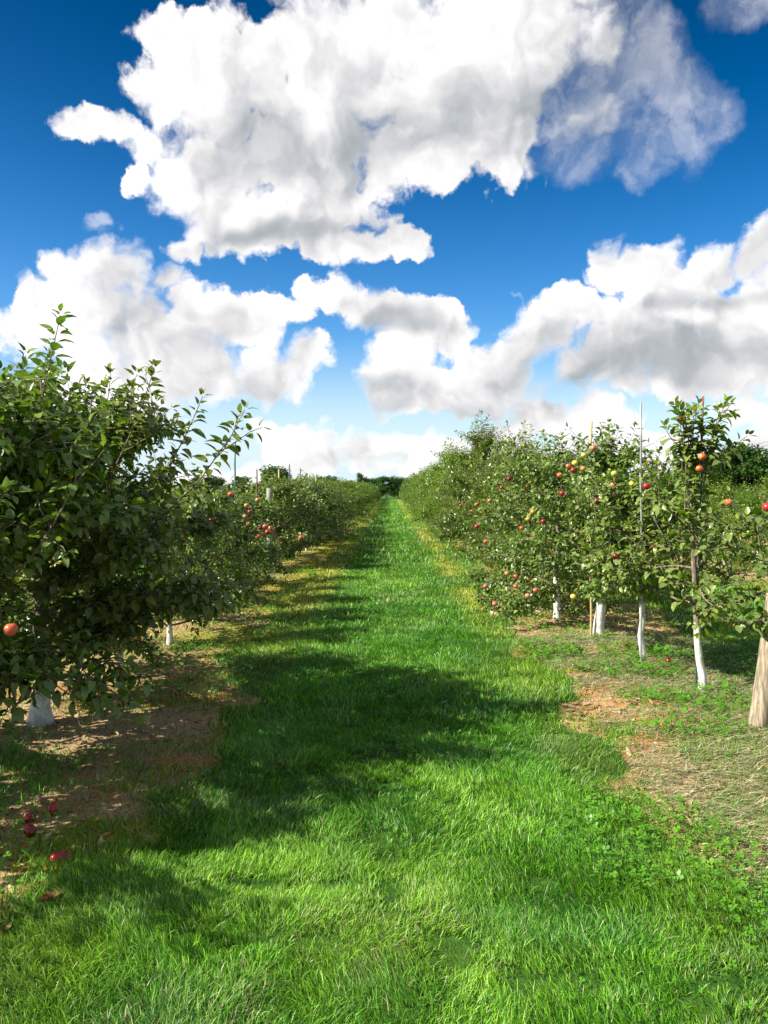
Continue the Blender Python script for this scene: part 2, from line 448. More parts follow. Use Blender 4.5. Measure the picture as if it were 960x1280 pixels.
def merge(parts):
    V = []; T = []; Q = []; C = []; o = 0
    for v, fs, c in parts:
        V.append(v); C.append(c)
        for f in fs: (T if f.shape[1] == 3 else Q).append(f+o)
        o += len(v)
    faces = ([np.concatenate(Q)] if Q else [])+([np.concatenate(T)] if T else [])
    return np.concatenate(V), faces, np.concatenate(C)
def scatter(n, d0, d1, xmin, xmax, half=.56, pad=.5):
    y = np.sqrt(rng.uniform(d0**2, d1**2, n))
    x = rng.uniform(-1, 1, n)*(half*y+pad)
    k = (x > xmin) & (x < xmax)
    return x[k], y[k]
def grass_colour(x, y, n):
    p1 = fbm(x*.8, y*.8, 51, 4)[:, None]; p2 = fbm(x*2.6, y*2.6, 53, 3)[:, None]; r = rng.uniform(0, 1, n)[:, None]
    dk = np.array([.030, .14, .010]); md = np.array([.135, .40, .014]); lt = np.array([.31, .57, .05]); bl = np.array([.035, .17, .04])
    c = dk+(md-dk)*np.clip(r*1.3, 0, 1)
    c = c+(lt-c)*sst(p1+.35*(r-.5), .48, .75)*.75
    c = c+(bl-c)*sst(p2, .5, .7)*.35
    edge = np.exp(-((np.abs(rowdist(x, y))-1.05)/.25)**2)[:, None]
    yl = np.array([.46, .46, .05])
    c = c+(yl-c)*edge*.35*r
    c = c+(yl-c)*np.clip(edge*sst(y, 7, 12)[:, None]*np.where(x > 0, 1, 1.8)[:, None], 0, 1)*patch(x, y, 31, .8, .36, .50)[:, None]*.9
    dry = (rng.uniform(0, 1, n) < .05+.16*sst(fbm(x*1.9, y*1.5, 57, 3), .55, .72))[:, None]
    c = np.where(dry, np.array([.46, .46, .22])*(.6+.5*r), c)
    return c*(.55+.9*rng.uniform(0, 1, n)**1.3)[:, None]*(.78+.5*fbm(x*1.3, y*2.0, 59, 3))[:, None]
parts = []
RINGS = [(1.7, 3.2, 230000, 3, .043, .0028), (3.2, 5.0, 270000, 3, .044, .0034), (5.0, 8.5, 280000, 2, .046, .0048), (8.5, 16, 200000, 2, .05, .0085),
         (16, 34, 110000, 1, .09, .022), (34, 118, 80000, 1, .11, .05)]
for d0, d1, n, seg, ln, wd_ in RINGS:
    lim = 4.8 if d0 < 8 else (9 if d0 < 30 else 2.4)
    x, y = scatter(n, d0, d1, -lim, lim, half=.56 if d0 < 30 else 99, pad=.5) if d0 < 30 else (rng.uniform(-1.7, 1.7, n), np.sqrt(rng.uniform(d0**2, d1**2, n)))
    c = cover(x, y, .32)
    clump = fbm(x*5, y*5, 61, 3)
    keep = rng.uniform(0, 1, len(x)) < (c**1.5)*sst(clump, .18, .5)*.97+.03+.45*patch(x, y, 71, 1.5, .50, .58)*np.where(x > 0, .35, .5)
    x = x[keep]; y = y[keep]; clump = clump[keep]; m = len(x)
    l = ln*(.45+.9*rng.uniform(0, 1, m)**1.3)*(.55+1.0*clump)
    col = grass_colour(x, y, m)
    lean = rng.uniform(.15, 1.0, m)
    azp = fbm(x*1.7, y*1.7, 67, 3)*14+rng.normal(0, 1.1, m)
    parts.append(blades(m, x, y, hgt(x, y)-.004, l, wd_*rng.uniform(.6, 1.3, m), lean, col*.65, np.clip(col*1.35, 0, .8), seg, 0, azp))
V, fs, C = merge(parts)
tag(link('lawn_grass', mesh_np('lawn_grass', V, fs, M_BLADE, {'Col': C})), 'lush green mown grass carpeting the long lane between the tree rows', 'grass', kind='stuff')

# dry, flattened grass along the edges of the bare strips
parts = []
def dry_area(n, fn, lo, hi, cset, d0=2.2, d1=14, xr=(-5, 5), ln=.11, wd_=.004, seg=2, flat_=.72, azm=None):
    x, y = scatter(n, d0, d1, *xr)
    k = rng.uniform(0, 1, len(x)) < fn(x, y)
    x = x[k]; y = y[k]; m = len(x)
    r = rng.uniform(0, 1, (m, 1)); cs = np.array(cset); pick = cs[rng.integers(0, len(cs), m)]*(.6+.7*r)
    az_ = None if azm is None else azm+rng.normal(0, .7, m)
    return blades(m, x, y, hgt(x, y)+rng.uniform(.0, .02, m), ln*rng.uniform(.4, 1.3, m), wd_*np.sqrt(np.maximum(y/5, 1))*rng.uniform(.6, 1.3, m), rng.uniform(.7, 1.4, m), pick*.8, pick, seg, flat_, az_)
HAY = [(.38, .36, .20), (.22, .26, .12), (.10, .15, .06), (.46, .40, .22), (.16, .22, .08)]
parts.append(dry_area(130000, lambda x, y: (x > 1.25)*(x < 4)*(1-cover(x, y)*.8)*sst(fbm(x*.9, y*1.1, 81, 3), .33, .5)*.95, 0, 0, HAY, 2.2, 8, (1, 4), .12, .005, azm=-.4))
parts.append(dry_area(60000, lambda x, y: np.clip(1.2-np.abs(rowdist(x, y)), 0, 1)*patch(x, y, 85, 1.3, .45, .6)*.7, 0, 0, HAY+[(.45, .42, .06), (.36, .40, .05)], 2.2, 16, (-4, 5), .07))
parts.append(dry_area(110000, lambda x, y: np.exp(-((np.abs(rowdist(x, y))-.85)/.3)**2)*patch(x, y, 31, .8, .38, .52)*np.where(x > 0, .35, 1), 0, 0, [(.60, .56, .04), (.48, .52, .04), (.65, .54, .08)], 7, 34, (-5, 5), .08, .008))
V, fs, C = merge(parts)
tag(link('dry_grass', mesh_np('dry_grass', V, fs, M_LITTER, {'Col': C})), 'straw coloured flattened dry grass along the strips beneath the trees', 'dry grass', kind='stuff')

# crumbs of straw, bark and dead leaves on the bare strips
def litter(n):
    x, y = scatter(n, 2.0, 14, -5, 5)
    k = rng.uniform(0, 1, len(x)) < (1-cover(x, y))*.95
    x = x[k]; y = y[k]; m = len(x)
    a = rng.uniform(0, 6.28, m); l = rng.uniform(.006, .03, m)*np.where(rng.uniform(0, 1, m) < .12, 1.35, 1); w = l*rng.uniform(.12, .7, m)
    u = np.stack([np.cos(a), np.sin(a), rng.normal(0, .4, m)], 1)*l[:, None]; v = np.stack([-np.sin(a), np.cos(a), rng.normal(0, .35, m)], 1)*w[:, None]
    b = np.stack([x, y, hgt(x, y)+rng.uniform(.002, .012, m)], 1)
    V = np.stack([b-u, b-v*.6+[0, 0, .003], b+u, b+v*.6], 1).reshape(-1, 3)
    f = (np.arange(m)*4)[:, None]+np.array([[0, 1, 2, 3]])
    cs = np.array([(.46, .34, .19), (.34, .22, .12), (.18, .11, .06), (.46, .35, .2), (.40, .22, .09), (.40, .30, .16)])
    c = cs[rng.integers(0, len(cs), m)]*rng.uniform(.6, 1.2, (m, 1))
    return V, [f], np.repeat(c, 4, 0)
V, fs, C = litter(60000)
tag(link('leaf_litter', mesh_np('leaf_litter', V, fs, M_LITTER, {'Col': C})), 'brown and orange litter of dead leaves and straw on bare soil strips', 'litter', kind='stuff')

# low broad-leaved weeds and clover
def weeds(n, fn, d0, d1, xr, size=.017, ht=.05):
    x, y = scatter(n, d0, d1, *xr)
    k = rng.uniform(0, 1, len(x)) < fn(x, y)
    x = x[k]; y = y[k]; m = len(x)
    hh = rng.uniform(.25, 1, m)*ht*(.5+fbm(x*4, y*4, 91, 2))
    c0 = np.stack([x, y, hgt(x, y)+hh], 1)
    V = []; T = []
    ph = rng.uniform(0, 6.28, m); s = size*rng.uniform(.4, 1.5, m)*np.sqrt(np.maximum(y/5, 1))
    tilt = rng.normal(0, .35, (m, 2))
    t = np.clip(rng.beta(2, 2, m)*.8+.25*(fbm(x*1.5, y*1.5, 95, 3)-.3), 0, .98)
    for j in range(3):
        a = ph+j*2.094
        d = np.stack([np.cos(a), np.sin(a), tilt[:, 0]*np.cos(a)+tilt[:, 1]*np.sin(a)+.15], 1); e = np.stack([-np.sin(a), np.cos(a), -tilt[:, 0]*np.sin(a)+tilt[:, 1]*np.cos(a)], 1)
        up = np.array([0, 0, 1.])
        V += [c0, c0+(d*.55+e*.42)*s[:, None]+up*s[:, None]*.12, c0+d*s[:, None]*1.0, c0+(d*.55-e*.42)*s[:, None]+up*s[:, None]*.12]
    V = np.stack(V, 1).reshape(-1, 3)
    f = np.concatenate([(np.arange(m)*12)[:, None]+np.array([[4*j, 4*j+1, 4*j+2, 4*j+3]]) for j in range(3)])
    return V, [f], np.repeat(t, 12)
ell = lambda x, y, cx, cy, rx, ry: 1-sst(np.hypot((x-cx)/rx, (y-cy)/ry)+.5*(fbm(x*3, y*3, 97, 3)-.5), .7, 1.15)
wp = [weeds(60000, lambda x, y: np.maximum.reduce([ell(x, y, 1.12, 3.35, .36, .62), ell(x, y, 1.25, 2.75, .25, .3)*.6])*.5, 1.8, 5, (0, 2.2), .014, .06),
      weeds(60000, lambda x, y: np.maximum.reduce([ell(x, y, 2.1, 5.45, .6, .35), ell(x, y, 2.0, 6.4, .5, .35), ell(x, y, 1.9, 4.85, .35, .18), ell(x, y, 2.3, 7.1, .5, .3), ell(x, y, 1.45, 7.2, .35, .35), ell(x, y, 3.2, 6.8, .6, .9)]), 4, 9, (.8, 5), .016, .08),
      weeds(70000, lambda x, y: (1-cover(x, y)*.75)*patch(x, y, 99, 1.1, .57, .62)*np.where((y < 5) & (x > 0), .15, .8), 2, 18, (-6, 6), .015, .05),
      weeds(60000, lambda x, y: cover(x, y)*patch(x, y, 103, 1.1, .62, .70)*.25, 2, 9, (-1.5, 2), .012, .055),
      weeds(30000, lambda x, y: np.maximum.reduce([ell(x, y, -1.75, 6.9, .6, .7), ell(x, y, -1.35, 5.9, .35, .4), ell(x, y, -1.9, 9.4, .4, .6), ell(x, y, -1.6, 3.4, .35, .25), ell(x, y, -1.7, 2.9, .5, .3)]), 2.5, 11, (-3, 0), .014, .09)]
V, fs, C = merge(wp)
tag(link('clover_weeds', mesh_np('clover_weeds', V, fs, M_WEED, {'t': C})), 'low green clover and small weeds creeping over the lane edges', 'weeds', kind='stuff')

# ------------------------------------------------------------------ apple trees
def tube(pts, rad, ns):
    pts = np.asarray(pts, float); rad = np.asarray(rad, float)
    t = np.gradient(pts, axis=0); t = unit(t)
    ref = np.array([0, 0, 1.]) if abs(t[0][2]) < .9 else np.array([1., 0, 0])
    a = unit(np.cross(t, ref)); b = np.cross(t, a)
    ph = np.arange(ns)*2*np.pi/ns
    ring = pts[:, None, :]+rad[:, None, None]*(a[:, None, :]*np.cos(ph)[None, :, None]+b[:, None, :]*np.sin(ph)[None, :, None])
    V = ring.reshape(-1, 3); k = len(pts)
    i = np.arange(k-1)[:, None]*ns; j = np.arange(ns)[None, :]
    f = np.stack([i+j, i+(j+1) % ns, i+ns+(j+1) % ns, i+ns+j], -1).reshape(-1, 4)
    cap = np.array([[ (k-1)*ns+x for x in range(0, ns)]])
    return V, f, cap
def tubes_mesh(name, tl, mat, caps=True):
    V = []; Fq = []; Fc = []; o = 0
    for pts, rad, ns in tl:
        v, f, c = tube(pts, rad, ns); V.append(v); Fq.append(f+o)
        if caps: Fc.append(c+o)
        o += len(v)
    fs = [np.concatenate(Fq)]+Fc
    return mesh_np(name, np.concatenate(V), fs, mat, smooth=True)
def path(r, start, d, length, n, grav=0., wander=.15):
    p = [np.array(start, float)]; d = unit(np.array(d, float)); st = length/n
    for i in range(n):
        d = unit(d+r.normal(0, wander, 3)+np.array([0, 0, grav]))
        p.append(p[-1]+d*st)
    return np.array(p)
def soft(p, zc):
    z = p[:, 2]; p[:, 2] = np.where(z > zc, zc+(z-zc)*.35, z); return p
def along(pts, f):
    f = np.clip(f, 0, .9999)*(len(pts)-1); i = int(f); w = f-i
    return pts[i]*(1-w)+pts[i+1]*w, unit(pts[i+1]-pts[i])
def leaves_on(r, pts, spacing, f0, out, size, tbias=0., up=.0, droop=.25):
    seg = np.linalg.norm(np.diff(pts, axis=0), axis=1); cum = np.concatenate([[0], np.cumsum(seg)]); Lh = cum[-1]
    s = np.arange(Lh*f0, Lh, spacing)
    s = s+r.uniform(-.3, .3, len(s))*spacing; s = np.append(np.clip(s, 0, Lh), [Lh, Lh*.995])
    P_ = np.stack([np.interp(s, cum, pts[:, k]) for k in range(3)], 1)
    ax = np.stack([np.interp(s, cum, np.gradient(pts[:, k])) for k in range(3)], 1); ax = unit(ax)
    ph = np.arange(len(s))*2.4+r.uniform(0, 6.28)
    ref = np.where(np.abs(ax[:, 2:3]) < .9, np.array([[0, 0, 1.]]), np.array([[1., 0, 0]]))
    a = unit(np.cross(ax, ref)); b = np.cross(ax, a)
    rad = a*np.cos(ph)[:, None]+b*np.sin(ph)[:, None]
    tipf = (s/Lh)[:, None]**6
    D_ = unit(rad*(1-.45*tipf)+ax*(.35+.6*tipf)+np.array([0, 0, -droop])*(1-tipf)+r.normal(0, .18, (len(s), 3)))
    Nn = np.array([0, 0, 1.])*(1.0+up)+ax*.35+r.normal(0, .38, (len(s), 3))
    Nn = unit(Nn-(Nn*D_).sum(1, keepdims=True)*D_)
    sz = size*r.uniform(.65, 1.15, len(s))*(1-.35*tipf[:, 0])
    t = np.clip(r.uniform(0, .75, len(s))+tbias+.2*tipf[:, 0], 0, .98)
    out.append((P_+D_*(.018), D_, Nn, sz, t))
def leaves_mesh(name, r, out, lod, mat, wratio=.56):
    P_ = np.concatenate([o[0] for o in out]); D_ = np.concatenate([o[1] for o in out]); N_ = np.concatenate([o[2] for o in out])
    sz = np.concatenate([o[3] for o in out]); t = np.concatenate([o[4] for o in out]); n = len(P_)
    t = np.where(r.uniform(0, 1, n) < .009, .995, t)
    S_ = np.cross(N_, D_)
    cu = r.uniform(.05, .55, n); fo = r.uniform(.1, .6, n); hw = wratio*.5*r.uniform(.85, 1.15, n)
    if lod == 0:
        st = [(.2, .68), (.45, 1.0), (.75, .70)]
        loc = [(0*cu, 0*cu, 0*cu)]
        for x_, w_ in st:
            zc = -cu*x_**2
            loc += [(x_+0*cu, -hw*w_, zc+fo*hw*w_), (x_+0*cu, 0*cu, zc), (x_+0*cu, hw*w_, zc+fo*hw*w_)]
        loc.append((1+0*cu, 0*cu, -cu*1.05))
        fq = [(1, 2, 5, 4), (2, 3, 6, 5), (4, 5, 8, 7), (5, 6, 9, 8)]; ft = [(0, 2, 1), (0, 3, 2), (7, 8, 10), (8, 9, 10)]
        ft = [(0, 2, 1)[::-1], (0, 3, 2)[::-1], (7, 8, 10), (8, 9, 10)]
    else:
        zc = -cu*.25
        loc = [(0*cu, 0*cu, 0*cu), (.45+0*cu, -hw, zc+fo*hw), (.45+0*cu, 0*cu, zc), (.45+0*cu, hw, zc+fo*hw), (1+0*cu, 0*cu, -cu)]
        fq = []; ft = [(0, 1, 2), (0, 2, 3), (1, 4, 2), (2, 4, 3)]
    V = [P_+sz[:, None]*(a[:, None]*D_+b[:, None]*S_+c[:, None]*N_) for a, b, c in loc]
    k = len(V); V = np.stack(V, 1).reshape(-1, 3); b = (np.arange(n)*k)[:, None]
    fs = []
    if fq: fs.append(np.concatenate([b+np.array([f]) for f in fq]))
    fs.append(np.concatenate([b+np.array([f]) for f in ft]))
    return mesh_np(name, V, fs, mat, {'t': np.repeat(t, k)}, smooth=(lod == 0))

def apple_mesh(kind, rad=.034):
    prof = []
    for i in range(13):
        a = math.pi*i/12
        rr = math.sin(a)*(1+.06*math.cos(a)); zz = math.cos(a)*.9
        if i == 0: rr = .001; zz = .70
        if i == 1: zz = .86
        if i == 12: rr = .001; zz = -.74
        if i == 11: zz = -.85
        prof.append((rr*rad, zz*rad))
    ns = 16; V = []
    for j in range(ns):
        th = 2*math.pi*j/ns
        for rr, zz in prof:
            k = 1+.03*math.cos(5*th)*(1 if zz < 0 else .4)
            V.append((rr*k*math.cos(th), rr*k*math.sin(th), zz))
    m = len(prof); q_ = [(j*m+i, j*m+i+1, ((j+1) % ns)*m+i+1, ((j+1) % ns)*m+i) for j in range(ns) for i in range(m-1)]
    return mesh_np('apple_'+kind, np.array(V), [np.array(q_)], AP[kind], smooth=True)
APM = {k: apple_mesh(k) for k in AP}
STEM = tubes_mesh('apple_stem', [(np.array([(0, 0, .022), (.002, 0, .035), (.006, .001, .046)]), [.0016, .0014, .0018], 5)], M_BARK)

def grow(seed, H=2.0, Rr=.95, z0=.5, nsc=16, lat=7, leaf=.075, sp=.034, lod=0, tr=.036, shoots=7, extra=(), lean=(0, 0), zlist=None, flare=1.35, tb=0., topz=.86, lift=.0, aside=None, twigs=True, spur=1.6, sub=.7, taper=.55):
    r = np.random.default_rng(seed)
    tl = []; br = []; out = []
    Ht = H*topz
    n = 12
    tp = np.zeros((n+1, 3)); zz = np.linspace(-.03, Ht, n+1)
    tp[:, 0] = lean[0]*(zz/Ht)+np.cumsum(r.normal(0, .006, n+1)); tp[:, 1] = lean[1]*(zz/Ht)+np.cumsum(r.normal(0, .006, n+1)); tp[:, 2] = zz
    tp[:2, :2] = 0; 
    rad = tr*(1-.75*(zz/Ht))+tr*(flare-1)*np.exp(-np.maximum(zz, 0)/.05)
    tp = np.insert(tp, 1, tp[0]*.7+tp[1]*.3, 0); rad = np.insert(rad, 1, rad[0]*.92)
    tl.append((tp, rad, 10))
    lspots = []
    zs = np.array(zlist) if zlist is not None else z0+(Ht-z0)*np.linspace(0, .97, nsc)**1.05
    for i, z in enumerate(zs):
        f = (z-z0)/max(Ht-z0, .1)
        az_ = i*2.4+r.normal(0, .3)
        prof = (1-taper*f**1.4)*(.75+.5*min(1, (f+.15)/.3)*.5)
        Ln = Rr*prof*r.uniform(.85, 1.12)
        el_ = r.uniform(.10, .5)+.5*f+lift
        st, _ = along(tp, (z+.03)/(Ht+.03))
        d = (math.cos(az_)*math.cos(el_), math.sin(az_)*math.cos(el_), math.sin(el_))
        p = path(r, st, d, Ln, 8, -.05*(1-f)+.0, .10)
        low = z0*.55
        p[:, 2] = np.maximum(p[:, 2], low+.0); soft(p, H*.80)
        br.append((p, np.linspace(max(.014*(1-.5*f), .006), .003, len(p)), 6))
        nl = max(2, int(lat*1.5*Ln/Rr+.5))
        for j in range(nl):
            u = .14+.84*(j+r.uniform(0, .7))/nl
            s2, ax = along(p, u)
            a2 = r.uniform(0, 6.28)
            d2 = unit(ax*.55+np.array([math.cos(a2), math.sin(a2), r.uniform(-.25, .85)]))
            l2 = r.uniform(.16, .36)*(1.15-.3*u)
            if r.uniform() < .22: d2 = unit(np.array([0, 0, 1.])+r.normal(0, .25, 3)); l2 *= 1.35
            p2 = path(r, s2, d2, l2, 4, -.03, .12)
            p2[:, 2] = np.maximum(p2[:, 2], low-.04); soft(p2, H*.90)
            if twigs: br.append((p2, np.linspace(.0042, .0018, 5), 4))
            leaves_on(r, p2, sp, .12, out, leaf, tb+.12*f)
            lspots.append(p2[2])
            if r.uniform() < sub:
                s3, ax3 = along(p2, r.uniform(.2, .6)); p4 = path(r, s3, unit(ax3*.6+r.normal(0, .6, 3)), l2*.6, 3, -.02, .1); p4[:, 2] = np.maximum(p4[:, 2], low-.08)
                if twigs: br.append((p4, np.array([.003, .0026, .002, .0016]), 4))
                leaves_on(r, p4, sp*.9, .1, out, leaf, tb+.12*f)
        leaves_on(r, p, sp*1.0, .12, out, leaf, tb)
        # leafy fruit spurs along the limb
        for j in range(int(nl*spur)):
            s2, ax = along(p, .12+.85*r.uniform()); d2 = unit(ax*.3+r.normal(0, .7, 3)+[0, 0, .2])
            p3 = path(r, s2, d2, r.uniform(.05, .13), 2, 0, .1); p3[:, 2] = np.maximum(p3[:, 2], low-.08)
            br.append((p3, np.array([.0035, .003, .0025]), 4)); leaves_on(r, p3, .014, .1, out, leaf*.9, tb)
    for i in range(shoots):
        u = .72+.28*i/max(shoots-1, 1)
        st, _ = along(tp, u)
        a2 = i*2.4+r.uniform(0, 1)
        tilt = r.uniform(.15, .6)*(1.1-.8*(u-.72)/.28)
        d2 = (math.cos(a2)*tilt, math.sin(a2)*tilt, 1)
        l2 = (H-st[2])*r.uniform(.75, 1.05)
        p2 = path(r, st, d2, l2, 6, 0, .05)
        br.append((p2, np.linspace(.005, .002, 7), 5)); leaves_on(r, p2, sp*.55, .05, out, leaf*1.12, tb+.15, droop=.2)
    for (a, b) in extra:
        a = np.array(a, float); b = np.array(b, float); v = b-a; l = np.linalg.norm(v)
        w = np.linspace(0, 1, 8)[:, None]; p2 = a+v*w+np.array([0, 0, -1.])*0.08*l*np.sin(w*np.pi)+np.cumsum(r.normal(0, .006, (8, 3)), 0)*w
        br.append((p2, np.linspace(.008, .002, 8), 5)); leaves_on(r, p2, sp*.5, .08, out, leaf*1.12, tb+.18, droop=.2)
        for k in range(3):
            s2, ax = along(p2, r.uniform(.2, .8)); d2 = unit(ax+r.normal(0, .5, 3)); p3 = path(r, s2, d2, l*.3, 4)
            br.append((p3, np.linspace(.004, .002, 5), 4)); leaves_on(r, p3, sp*.9, .1, out, leaf, tb+.2)
    mt = tubes_mesh('trunk', tl, M_TRUNK)
    mb = tubes_mesh('branches', br, M_BARK, caps=False) if twigs or lod == 0 else tubes_mesh('branches', br[:nsc], M_BARK, caps=False)
    ml = leaves_mesh('crown', r, out, lod, M_LEAF)
    nleaf = sum(len(o[0]) for o in out)
    return dict(trunk=mt, branches=mb, crown=ml, spots=lspots, n=nleaf)
def place(name, kit, loc, rz, label, group, scale=1., kinds=('trunk', 'branches', 'crown')):
    root = empty(name, (loc[0], loc[1], float(hgt(loc[0], loc[1]))-.01), rz); root.scale = (scale,)*3 if not isinstance(scale, tuple) else scale
    tag(root, label, 'apple tree', group)
    for k in kinds: link(k, kit[k], root)
    return root
from mathutils import Matrix
def add_apple(root, kind, wpos, size=1.0, label=None):
    """fruit as a part of its tree, given in world coordinates"""
    o = link('apple', APM[kind], root)
    M_ = Matrix.LocRotScale(root.location, root.rotation_euler, root.scale).inverted()
    o.location = M_ @ Vector(wpos)
    s = size/root.scale[0]
    o.scale = (s, s, s); o.rotation_euler = (random.uniform(-.4, .4), random.uniform(-.4, .4), random.uniform(0, 6))
    st = link('stem', STEM, o)
    return o
ORD = ['first', 'second', 'third', 'fourth', 'fifth', 'sixth', 'seventh', 'eighth', 'ninth', 'tenth', 'eleventh', 'twelfth', 'thirteenth', 'fourteenth', 'fifteenth', 'sixteenth', 'seventeenth', 'eighteenth', 'nineteenth', 'twentieth']

GL, GR = 'apple trees in the left-hand row', 'apple trees in the right-hand row'
# --- left foreground giants
kB = grow(101, H=2.24, taper=.3, Rr=1.22, z0=.60, nsc=28, lat=11, leaf=.086, sp=.032, tr=.05, shoots=8,
          extra=[((.45, .1, 1.5), (.66, .2, 2.42)), ((.35, 0, 1.5), (.40, -.1, 2.22)), ((.1, .3, 1.5), (.42, .4, 2.25)), ((.6, -.2, 1.1), (1.0, -.2, 1.75))], tb=.03)
tB = place('apple_tree', kB, (-2.40, 4.0), 0, 'big bushy apple tree cut off by the left picture edge, orange apple hanging low', GL)
kA = grow(102, H=2.32, taper=.38, Rr=1.26, z0=.52, nsc=32, lat=11, leaf=.085, sp=.033, tr=.062, shoots=8, flare=1.5,
          extra=[((.5, -.3, 1.5), (.92, -.5, 2.24)), ((.7, -.2, 1.4), (1.15, -.4, 2.1)), ((.8, -.3, 1.3), (1.42, -.5, 1.98)), ((.3, 0, 1.5), (.55, -.2, 2.22)), ((.9, -.2, .8), (1.40, -.3, .98))], tb=.0)
tA = place('apple_tree', kA, (-2.26, 5.1), 0, 'large dense apple tree whose thick white-painted trunk stands at the lower left', GL)
kC = grow(103, H=1.92, Rr=1.1, z0=.5, nsc=20, lat=9, leaf=.08, sp=.034, tr=.05)
tC = place('apple_tree', kC, (-2.75, 2.75), 0, 'nearest apple tree of the left row, mostly outside the left picture edge', GL)

# --- left row going away
kl = [grow(200+i, H=1.78+.06*(i % 3), Rr=1.02, z0=.34, nsc=19, lat=8, leaf=.078, sp=.037, lod=0 if i < 3 else 1, tr=.034, shoots=6, lift=-.08, taper=.45) for i in range(5)]
yL = [6.3, 7.6, 8.9, 10.3]
lab = ['apple tree right behind the big bushy ones on the left, its crown merging into theirs',
       'left-row apple tree second behind the big bushy ones, half hidden by them',
       'left-row apple tree with clusters of orange-red apples just past the big bushy crowns',
       'left-row apple tree right behind the one with orange-red apple clusters']
trees_left = []
for i, y in enumerate(yL):
    t = place('apple_tree', kl[i % 3], (-2.13+random.uniform(-.06, .06), y), random.uniform(0, 6.28), lab[i], GL, (.86, .84, .88, .86)[i]); trees_left.append(t)
y = 11.5; k = 0
while y < 62:
    kit = kl[random.randrange(5)] if y < 20 else kl[3+random.randrange(2)]
    if k < 12: lb = f'low bushy left-row apple tree, {ORD[k+1]} beyond the tree with orange-red apple clusters'
    else: lb = 'small distant apple tree merging into the far end of the left-hand row'
    if 13.0 < y < 14.75: y = 14.95
    s = random.uniform(.84, 1.06)*(.84 if y < 14 else (1.10 if y < 40 else 1.22))
    t = place('apple_tree', kit, (-2.15+random.uniform(-.1, .1), y), random.uniform(0, 6.28), lb, GL if k < 12 else 'distant apple trees of the left-hand row', (s*1.02, s*1.02, s*.95), ('trunk', 'branches', 'crown') if y < 26 else ('trunk', 'crown'))
    trees_left.append(t)
    y += random.uniform(1.15, 1.35) if y < 30 else random.uniform(1.5, 1.9); k += 1

# --- right row: the named near trees
kY = grow(301, H=2.13, Rr=.62, z0=.62, zlist=[.66, .74, .82, .90, .98, 1.06, 1.14, 1.22], lat=4, spur=.6, leaf=.088, sp=.036, tr=.030, shoots=8, lean=(-.06, 0), topz=.80, tb=.06, flare=1.1,
          extra=[((-.04, 0, 1.7), (-.22, -.05, 2.10)), ((-.04, 0, 1.7), (.14, 0, 2.16)), ((-.04, 0, 1.72), (-.01, 0, 2.10)), ((-.04, 0, 1.68), (.30, -.03, 1.92)), ((-.04, 0, 1.68), (-.28, 0, 1.93))])
tY = place('apple_tree', kY, (2.31, 5.85), 0, 'slender young apple tree with a tall bare leader and a tuft of leaves on top', GR)
kE = grow(302, H=1.65, Rr=1.12, z0=.68, nsc=20, lat=7, leaf=.08, sp=.036, tr=.04, shoots=3, tb=.04)
tE = place('apple_tree', kE, (2.95, 4.75), .6, 'apple tree reaching in from the right picture edge behind the round wooden post', GR)
k2 = grow(303, H=1.74, Rr=.85, z0=.62, nsc=17, lat=7, leaf=.08, sp=.036, tr=.030, shoots=5, tb=.06, lean=(-.1, .0), flare=1.05)
t2 = place('apple_tree', k2, (2.20, 6.9), 1, 'apple tree on a thin white trunk beside the tall bare steel rod', GR)
k3 = grow(304, H=2.16, Rr=1.0, z0=.62, nsc=22, lat=8, leaf=.078, sp=.034, tr=.055, topz=.82, shoots=11, tb=.05, lean=(-.12, 0), flare=1.2)
t3 = place('apple_tree', k3, (2.12, 8.05), 2, 'apple tree full of yellow and orange apples on a stout leaning white trunk', GR)
k4 = grow(305, H=2.15, Rr=1.16, z0=.20, nsc=24, lat=8, leaf=.072, sp=.036, tr=.04, shoots=9, tb=.04, lift=-.1, sub=.5)
t4 = place('apple_tree', k4, (1.93, 9.15), 3, 'bushy low-branched apple tree with pinkish apples hanging close to the ground', GR)
k5 = grow(306, H=2.1, Rr=1.06, z0=.20, nsc=24, lat=9, leaf=.076, sp=.036, tr=.04, shoots=5, tb=.03, lod=0, lift=-.1)
t5 = place('apple_tree', k5, (2.02, 10.4), 1.3, 'apple tree with one bright red apple, next behind the pink-fruited bushy one', GR)
kr = [grow(320+i, H=2.2+.1*(i % 3), Rr=1.10, z0=.20, nsc=23, lat=8, leaf=.072, sp=.038, lod=1, tr=.036, shoots=10, tb=.04, lift=-.05, spur=1.2, sub=.5, topz=.80) for i in range(4)]
ktall = grow(330, H=3.15, Rr=1.15, z0=.4, nsc=30, lat=9, leaf=.085, sp=.036, lod=1, tr=.05, shoots=10, tb=.06, topz=.8, lift=.1)
y = 11.7; k = 0; trees_right = []
tallk = 0
